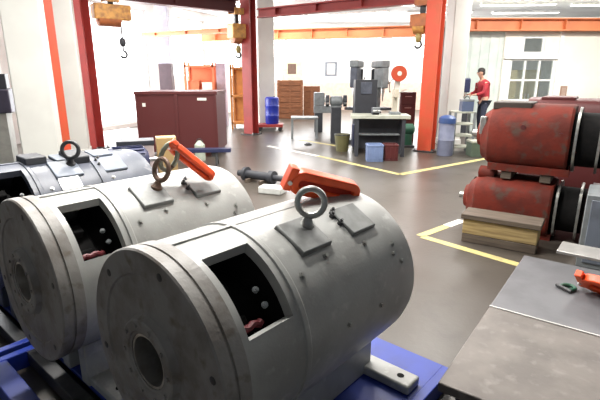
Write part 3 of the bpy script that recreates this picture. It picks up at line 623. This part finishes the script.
# red hose reel on a cream post, maroon cabinet
p = at(397, 100, 10.35); t = thing('hose_reel', 'round red hose reel on a cream post left of the bright red column', 'hose reel', (p.x, p.y, 0)); z = at(397, 73.5, 10.35).z
MB().bx(-.06, .06, .02, .10, 0, z+.05).build('post', M['cream'], t, .005)
MB().lathe((0, -.12, z), (0, 1, 0), [(0, .03), (.0, .165), (.02, .165), (.02, .11), (.10, .11), (.10, .165), (.12, .165), (.12, .03)], 32).build('drum', M['redorange'], t); MB().lathe((0, -.13, z), (0, 1, 0), [(0, .05), (.012, .05)], 20).build('hub', M['paper'], t)
mb = MB(); mb.tube([Vector((.13*math.cos(a_), -.095+.07*a_/(8*PI), z+.13*math.sin(a_))) for a_ in [k*PI/8 for k in range(64)]], .016, 6).build('hose', M['rubber'], t)
p = at(408, 105, 11.3); t = thing('tool_cabinet', 'dark red tool cabinet behind the hose reel post', 'cabinet', (p.x, p.y+.15, 0)); box_part(t, 'body', (-.19, .19, -.14, .14, 0, 1.20), M['maroon'])
for k in range(4): dr_ = box_part(t, 'drawer', (-.17, .17, -.155, -.14, .1+.27*k, .34+.27*k), M['maroon'], .004); box_part(dr_, 'handle', (-.08, .08, -.17, -.154, .28+.27*k, .295+.27*k), M['steel'], 0)
# low table further left, floor drain
p0 = fl(291, 139); p1 = fl(318, 139); t = thing('low_table', 'low grey-blue steel table on the open floor left of the machines', 'table', ((p0.x+p1.x)/2, p0.y+.2, 0)); w = (p1-p0).length
box_part(t, 'top', (-w/2, w/2, -.2, .3, .50, .55), M['mgrey'])
for x in (-w/2+.03, w/2-.03):
    for y in (-.17, .27): box_part(t, 'leg', (x-.025, x+.025, y-.025, y+.025, 0, .50), M['mgrey'], 0)
p = fl(308, 145); tag(place(MB().lathe((0, 0, 0), (0, 0, 1), [(0, .09), (.03, .09), (.03, .06), (.05, .05)], 20).build('floor_puck', M['dsteel']), (p.x, p.y, 0)), 'small dark round foot lying on the floor before the low table', 'foot')
# blue barrel on a red trolley
p = fl(270, 131); t = thing('red_trolley', 'low red trolley under the blue barrel by the middle pillar', 'trolley', (p.x, p.y+.15, 0)); box_part(t, 'deck', (-.38, .38, -.26, .26, .12, .2), M['red'])
for x in (-.3, .3):
    for y in (-.2, .2): MB().rod((x, y-.02, .06), (x, y+.02, .06), .06, 14).build('wheel', M['rubber'], t)
b_ = thing('plastic_barrel', 'bright blue plastic barrel standing on the red trolley', 'barrel', (p.x+.06, p.y+.15, .2)); MB().lathe((0, 0, 0), (0, 0, 1), [(0, .18), (.03, .2), (.22, .2), (.24, .212), (.26, .2), (.5, .2), (.52, .212), (.54, .2), (.74, .2), (.78, .16)], 28).build('body', M['barrel'], b_); MB().rod((.08, 0, .77), (.08, 0, .8), .03).build('bung', M['rubber'], b_)

# ------------------------------------------------------------------ far background: crates, notices, racks
def slat_crate(name, px0, px1, py_top, Y, label, m, dp=.8, z0=0.0):
    a0 = at(px0, py_top, Y); a1 = at(px1, py_top, Y); w = a1.x-a0.x; h = a0.z-z0; t = thing(name, label, 'crate', ((a0.x+a1.x)/2, Y, z0), 0, 'timber crates by the back wall')
    MB().bx(-w/2+.03, w/2-.03, .03, dp, .02, h-.02).build('body', m, t)
    n = max(3, int(h/.2))
    for k in range(n): MB().bx(-w/2, w/2, 0, .028, h*k/n+.012, h*(k+1)/n-.012).build('slat', M['crate'], t)
    for x in (-w/2+.05, 0, w/2-.05): MB().bx(x-.045, x+.045, -.025, 0, 0, h).build('batten', m, t)
    return t
slat_crate('timber_crate', 277, 303, 80, 17.4, 'tall brown timber crate right of the blue barrel', M['crate'])
slat_crate('timber_crate', 303.6, 320, 86, 17.6, 'lower brown timber crate right of the tall one', M['crate'])
def notice(px0, px1, py0, py1, Y, label, fr, inner, nm='notice_board', sw=1.0):
    a0 = at(px0, py1, Y); a1 = at(px1, py0, Y); t = thing(nm, label, 'notice', ((a0.x+a1.x)/2, Y, a0.z)); w = a1.x-a0.x; h = a1.z-a0.z
    box_part(t, 'board', (-w/2, w/2, -.03, 0, 0, h), fr, 0); box_part(t, 'sheet', (-w*.34*sw, w*.34*sw, -.036, -.03, h*(.88-.76*sw), h*.88), inner, 0); return t
notice(282, 302, 61, 83, 22.0, 'cream notice board with a dark print on the back wall above the crates', mat('cream_board', (.62, .50, .36), .7), M['picture'], sw=.62)
notice(325, 337, 62, 76, 22.0, 'small framed white notice on the back wall left of the drilling machines', M['bgreyl'], M['paper'])
def rack(px0, px1, pyt, Y, label, m, n=3):
    a0 = at(px0, pyt, Y); a1 = at(px1, pyt, Y); w = a1.x-a0.x; h = a0.z; t = thing('storage_rack', label, 'rack', ((a0.x+a1.x)/2, Y, 0), 0, 'orange racks behind the maroon container')
    for x in (-w/2+.03, w/2-.03):
        for y in (.03, .57): box_part(t, 'upright', (x-.03, x+.03, y-.03, y+.03, 0, h), m, 0)
    for k in range(n): z = .15+(h-.3)*k/(n-1); box_part(t, 'shelf', (-w/2, w/2, 0, .6, z, z+.06), m, 0)
    box_part(t, 'back_panel', (-w/2+.06, w/2-.06, .575, .595, .1, h-.1), m, 0)
    return t, w, h
RK = mat('orange_rack_paint', (.74, .22, .10), .5, c2=(.66, .18, .08), scale=3)
RK2 = mat('amber_rack_paint', (.55, .22, .05), .5, c2=(.42, .16, .04), scale=3)
t, w, h = rack(183, 213, 62, 14.5, 'orange storage rack behind the maroon container', RK)
rp = Vector(t.location)
for k, (x, z, sx, sz, m_, lb) in enumerate([(-.2, 1.0, .34, .35, RK, 'orange crate on the orange rack, left of the white box'), (.22, 1.0, .3, .30, M['paper'], 'white box on the orange rack behind the maroon container')]):
    z_ = .15+(h-.3)*.5+.06
    b_ = thing('stored_box', lb, 'box', (rp.x+x, rp.y+.28, z_)); box_part(b_, 'body', (-sx/2, sx/2, -.2, .2, 0, sz), m_); box_part(b_, 'lid', (-sx/2-.01, sx/2+.01, -.21, .21, sz, sz+.03), m_, .003)
t, w, h = rack(229, 246, 64, 14.0, 'amber storage rack left of the middle red column', RK2)
p = at(221, 85, 14.9); t = thing('locker', 'pale lilac locker between the two racks', 'locker', (p.x, p.y, 0)); box_part(t, 'body', (-.14, .14, 0, .4, 0, at(220, 63, 14.9).z), mat('lilac_locker', (.42, .36, .44), .5)); dd = box_part(t, 'door', (-.125, .125, -.015, 0, .08, 1.8), mat('lilac_locker_door', (.46, .40, .48), .5), .004); box_part(dd, 'handle', (.08, .1, -.03, -.014, 1.0, 1.12), M['steel'], 0)
# grey flue in the window wall and machine by the far left window
p = at(167, 80, 15.3); t = thing('vertical_duct', 'grey vertical duct with a dark lower end between the bright windows', 'duct', (p.x, p.y, 0)); box_part(t, 'duct', (-.19, .19, -.15, .15, 1.95, CZ), mat('pale_duct', (.36, .35, .41), .5)); box_part(t, 'fan_box', (-.2, .2, -.17, .17, 0, 1.95), mat('duct_purple_grey', (.07, .045, .055), .6), .01)
p = at(-2, 110, 8.3); t = thing('dark_machine', 'dark violet-grey machine at the left edge behind the white pillar', 'machine', (p.x, p.y, 0), R_(20)); box_part(t, 'body', (-.5, .26, -.25, .25, .95, 1.36), mat('violet_grey', (.05, .045, .075), .5), .02); box_part(t, 'stand', (-.4, .16, -.2, .2, 0, .95), mat('stand_grey', (.35, .36, .33), .6)); box_part(t, 'tower', (.06, .22, -.12, .12, 1.36, 1.62), M['mdark'], .01)
# ------------------------------------------------------------------ hoists
def on_line(g0, g1, px):                    # point of a girder line seen along the sight plane of column px
    d = ray(px, 100); k = d.x/d.y; a_, b_ = Vector(g0), Vector(g1); dd = b_-a_
    return a_+dd*((k*a_.y-a_.x)/(dd.x-k*dd.y)), math.atan2(dd.y, dd.x)
def hoist(g0, g1, px, py0, py1, wpx, gw, zg, label, m, hookx=.0, hookdrop=.35):
    g, rz = on_line(g0, g1, px); Y = g.y
    c = at(px, py0, Y); cb_ = at(px, py1, Y); h = min(c.z, zg-.1)-cb_.z; w = wpx/F*Y*.98; zt = zg-cb_.z
    t = thing('chain_hoist', label, 'hoist', (g.x, g.y, cb_.z), rz, 'ochre hoists under the girders')
    MB().bx(-w/2, w/2, -.16, .16, h*.30, h).build('gear_case', m, t, .03, seg=3); MB().lathe((-w*.42, 0, h*.34), (1, 0, 0), [(0, .08), (.03, .155), (w*.62, .155), (w*.66, .1)], 28).build('motor_drum', M['hoistr'] if m is M['hoist'] else M['hoist'], t)
    MB().rod((hookx, -.05, -hookdrop), (hookx, -.05, h*.3), .018, 8).build('chain', M['dsteel'], t)
    MB().ball((hookx, -.05, -hookdrop*.62), (.075, .06, .10)).build('hook_block', M['mdark'] if hookdrop > .3 else M['olivehook'], t)
    MB().tube([Vector((hookx+.07*math.sin(a_), -.05, -hookdrop-.07+.07*math.cos(a_))) for a_ in [R_(10+27*k) for k in range(10)]], .026, 8).build('hook', M['dsteel'], t)
    tr = MB().bx(-.14, .14, -gw/2-.03, gw/2+.03, zt-.05, zt-.03).build('trolley', m, t)
    for sy in (-1, 1): MB().bx(-.14, .14, *sorted((sy*(gw/2+.012), sy*(gw/2+.03))), zt-.03, zt+.10).build('side_plate', m, tr)
    MB().bx(-.05, .05, -.03, .03, h, zt-.05).build('hanger', M['dsteel'], t); return t
hoist(GL0, GL1, 120, -14, 27, 34, .26, 3.16, 'large ochre chain hoist hanging beside the dark red left column', M['hoist'], .17, .50)
hoist(GL0, GL1, 239, 24, 45, 15, .26, 3.16, 'small ochre hoist hanging beside the middle red column', M['hoist'], .0, .18)
hoist(GM0, GM1, 417, 14, 33, 20, .22, 3.02, 'rust-orange hoist with an ochre drum beside the bright red column', M['hoistr'], -.04, .16)

# ------------------------------------------------------------------ right middle ground: drum, stand, crate, drill, person
p = fl(442, 156); t = thing('grey_drum', 'slim grey-blue drum with a blue lid beside the bright red column', 'drum', (p.x+.08, p.y+.1, 0)); MB().lathe((0, 0, 0), (0, 0, 1), [(0, .15), (.02, .16), (.30, .155), (.32, .165), (.34, .155), (.66, .155)], 28).build('body', mat('grey_blue_drum', (.22, .24, .34), .45), t); MB().lathe((0, 0, .66), (0, 0, 1), [(0, .17), (.1, .165), (.14, .12), (.16, .04)], 28).build('lid', mat('blue_lid', (.04, .08, .22), .45), t)
p = fl(461, 154); t = thing('steel_stand', 'pale steel shelf stand right of the grey-blue drum', 'stand', (p.x+.02, p.y+.2, 0))
for x in (-.2, .2):
    for y in (-.18, .18): box_part(t, 'post', (x-.022, x+.022, y-.022, y+.022, 0, .86), M['mgrey'], 0)
for z in (.12, .36, .6, .84): box_part(t, 'shelf', (-.21, .21, -.19, .19, z, z+.03), M['bench'], 0)
sp = Vector(t.location)
b_ = thing('blue_tool_box', 'blue-grey tool box on top of the pale shelf stand', 'box', (sp.x+.07, sp.y, .87)); box_part(b_, 'body', (-.12, .12, -.1, .1, 0, .2), mat('steel_blue', (.10, .13, .22), .5)); box_part(b_, 'lid', (-.125, .125, -.105, .105, .2, .25), M['mgrey'], .01); MB().torus((0, 0, .25), (0, 1, 0), .05, .009, 16, 6).build('handle', M['dsteel'], b_)
p = fl(478, 157); t = thing('green_crate', 'small grey-green crate on the floor between the shelf stand and the red motors', 'crate', (p.x+.05, p.y+.15, 0)); box_part(t, 'body', (-.2, .2, -.15, .15, 0, .28), mat('grey_green', (.10, .14, .10), .6)); box_part(t, 'lid', (-.21, .21, -.16, .16, .28, .32), M['bench'], .004)
p = at(463, 110, 12.6); t = thing('bench_drill', 'dark upright machine with a navy head left of the person in red', 'drilling machine', (p.x, p.y, 0)); box_part(t, 'cabinet', (-.16, .16, -.18, .18, 0, .85), M['mdark']); MB().rod((0, .08, .85), (0, .08, 1.25), .04).build('column', M['steel'], t); box_part(t, 'head', (-.09, .09, -.16, .16, 1.15, 1.52), M['navy'], .03); MB().rod((0, -.1, 1.15), (0, -.1, 1.0), .02, 10, .008).build('spindle', M['steel'], t); box_part(t, 'table', (-.14, .14, -.16, .12, .85, .90), mat('brown_table', (.12, .06, .04), .6))
t = notice(559, 567, 86, 98, YR-.001, 'small brown box on the white wall right of the office window', mat('brown_box', (.35, .22, .16), .6), mat('brown_box_face', (.42, .30, .24), .6), 'wall_box')

# person in red
def skinned(name, verts, edges, radii, m, parent, sub=2):
    me = bpy.data.meshes.new(name); me.from_pydata([tuple(v) for v in verts], edges, []); me.materials.append(m)
    o = bpy.data.objects.new(name, me); COL.objects.link(o); o.parent = parent
    sm = o.modifiers.new('skin', 'SKIN'); sm.use_smooth_shade = True
    if not me.skin_vertices: me.attributes  # layer is made with the modifier
    for i, r in enumerate(radii):
        sv = me.skin_vertices[0].data[i]; sv.radius = r if isinstance(r, tuple) else (r, r); sv.use_root = (i == 0)
    s_ = o.modifiers.new('sub', 'SUBSURF'); s_.levels = sub; s_.render_levels = sub; return o
class SK:
    def __init__(s): s.v = []; s.e = []; s.r = []; s.roots = []
    def chain(s, pts, start=None):
        prev = start
        for (p, r) in pts:
            s.v.append(Vector(p)); s.r.append(r); i = len(s.v)-1
            if prev is None: s.roots.append(i)
            else: s.e.append((prev, i))
            prev = i
        return prev
    def build(s, name, m, parent, sub=2):
        me = bpy.data.meshes.new(name); me.from_pydata([tuple(v) for v in s.v], s.e, []); me.materials.append(m)
        o = bpy.data.objects.new(name, me); COL.objects.link(o); o.parent = parent
        sm = o.modifiers.new('skin', 'SKIN'); sm.use_smooth_shade = True
        for i, r in enumerate(s.r):
            sv = me.skin_vertices[0].data[i]; sv.radius = r if isinstance(r, tuple) else (r, r); sv.use_root = i in s.roots
        x = o.modifiers.new('sub', 'SUBSURF'); x.levels = sub; x.render_levels = sub; return o
p = at(483.5, 100, 12.45)
per = thing('person', 'person in a red work jacket and dark trousers, bending towards the dark upright machine', 'person', (p.x, p.y, 0), R_(4))
bd = SK(); pel = bd.chain([((0, 0, .95), (.125, .15))])
ch = bd.chain([((-.01, 0, 1.10), (.105, .135)), ((-.04, 0, 1.28), (.115, .16)), ((-.07, 0, 1.42), (.085, .13))], pel)
bd.chain([((-.10, 0, 1.50), .055), ((-.125, 0, 1.555), .055), ((-.15, 0, 1.60), (.075, .068)), ((-.155, 0, 1.66), (.095, .078)), ((-.15, 0, 1.72), (.085, .07))], ch)
jk = SK(); jp = jk.chain([((0, 0, .90), (.14, .17)), ((-.01, 0, 1.10), (.13, .165)), ((-.04, 0, 1.28), (.14, .185)), ((-.07, 0, 1.42), (.10, .15)), ((-.10, 0, 1.495), .072)])
tr = SK(); tp = tr.chain([((0, 0, .95), (.135, .16))]); bt = SK()
for sy in (-1, 1):
    sh_, el, wr_ = Vector((-.06, .19*sy, 1.40)), Vector((-.12, .25*sy, 1.14)), Vector((-.33, .17*sy, 1.10)); hd = Vector((-.40, .155*sy, 1.09))
    i = bd.chain([(sh_, .055), (el, .04), (wr_, .027), (hd, (.018, .036))], ch)
    for k in range(4):
        y = .155*sy+(k-1.5)*.019; L_ = (.062, .075, .08, .068)[k]
        bd.chain([(hd+Vector((.01, y-hd.y, 0)), .009), (Vector((hd.x-L_*.5, y, 1.085)), .0085), (Vector((hd.x-L_*.8, y, 1.068)), .008), (Vector((hd.x-L_*.9, y, 1.045)), .007)])
    bd.chain([(wr_+Vector((-.03, -.018*sy, 0)), .011), (hd+Vector((.0, -.052*sy, -.006)), .010), (hd+Vector((-.035, -.058*sy, -.022)), .008)])
    jk.chain([(sh_, .078), (el, .060), (wr_+Vector((.02, 0, 0)), .046)], 3)
    hp, kn, an = Vector((0, .09*sy, .86)), Vector((-.03, .10*sy, .50)), Vector((.02, .105*sy, .10))
    bd.chain([(hp, .085), (kn, .055), (an, .038), (an+Vector((-.05, 0, -.05)), .035), (an+Vector((-.15, 0, -.065)), .03)], pel)
    tr.chain([(hp, .10), (kn, .072), (an+Vector((0, 0, .03)), .06)], tp)
    bt.chain([(an+Vector((0, 0, .06)), .05), (an+Vector((0, 0, -.04)), .055), (an+Vector((-.08, 0, -.05)), .048), (an+Vector((-.17, 0, -.062)), .036)])
body = bd.build('body', M['skin'], per)
jk.build('jacket', M['jacket'], per); tr.build('trousers', M['trousers'], per); bt.build('boots', M['boot'], per)
MB().ball((-.135, 0, 1.705), (.098, .088, .085), 20, 12).ball((-.095, 0, 1.65), (.06, .083, .07), 16, 10).build('hair', M['hair'], per)
for sy in (-1, 1): MB().ball((-.232, .032*sy, 1.665), .011, 10, 6).build('eye', M['mdark'], body)
MB().lathe((-.225, 0, 1.67), (-.5, 0, -.8), [(0, .008), (.035, .016), (.045, .012)], 10).build('nose', M['skin'], body)
MB().tube([(-.232, -.022, 1.605), (-.24, 0, 1.603), (-.232, .022, 1.605)], .005, 6).build('mouth', mat('lips', (.3, .1, .09), .5), body)
for sy in (-1, 1): MB().ball((-.145, .082*sy, 1.645), (.018, .010, .03), 10, 7).build('ear', M['skin'], body)

# far right ceiling strips seen at the top of the picture
for k, (x, y) in enumerate([(4.2, 16.2), (7.2, 16.2), (10.2, 16.2), (5.2, 18.2), (8.4, 18.2), (6.2, 20.3), (9.6, 20.3)]):
    lamp(x, y, R_(-4), 2.4, 'long strip light in the rows on the ceiling above the cream wall', 120)
for (x, y) in [(5.2, 10.6), (8.2, 10.4), (6.8, 8.6)]:
    lamp(x, y, R_(-4), 1.8, 'added out-of-view strip light brightening the cream wall', 210)  # unseen lights added to brighten the cream wall
for k, (x, y) in enumerate([(-1.2, 15.5), (1.6, 14.2), (2.2, 18.5), (-.8, 19.5)]):
    lamp(x, y, R_(-30), 2.4, 'strip light on the ceiling over the middle of the hall', 150)

# ------------------------------------------------------------------ world and view
w = bpy.data.worlds.new('world'); S.world = w; w.use_nodes = True
w.node_tree.nodes['Background'].inputs['Color'].default_value = (.85, .92, 1, 1); w.node_tree.nodes['Background'].inputs['Strength'].default_value = .27
S.view_settings.view_transform = 'Standard'; S.view_settings.look = 'None'; S.view_settings.exposure = 0.0; S.view_settings.gamma = 1.0
S.view_settings.use_curve_mapping = False
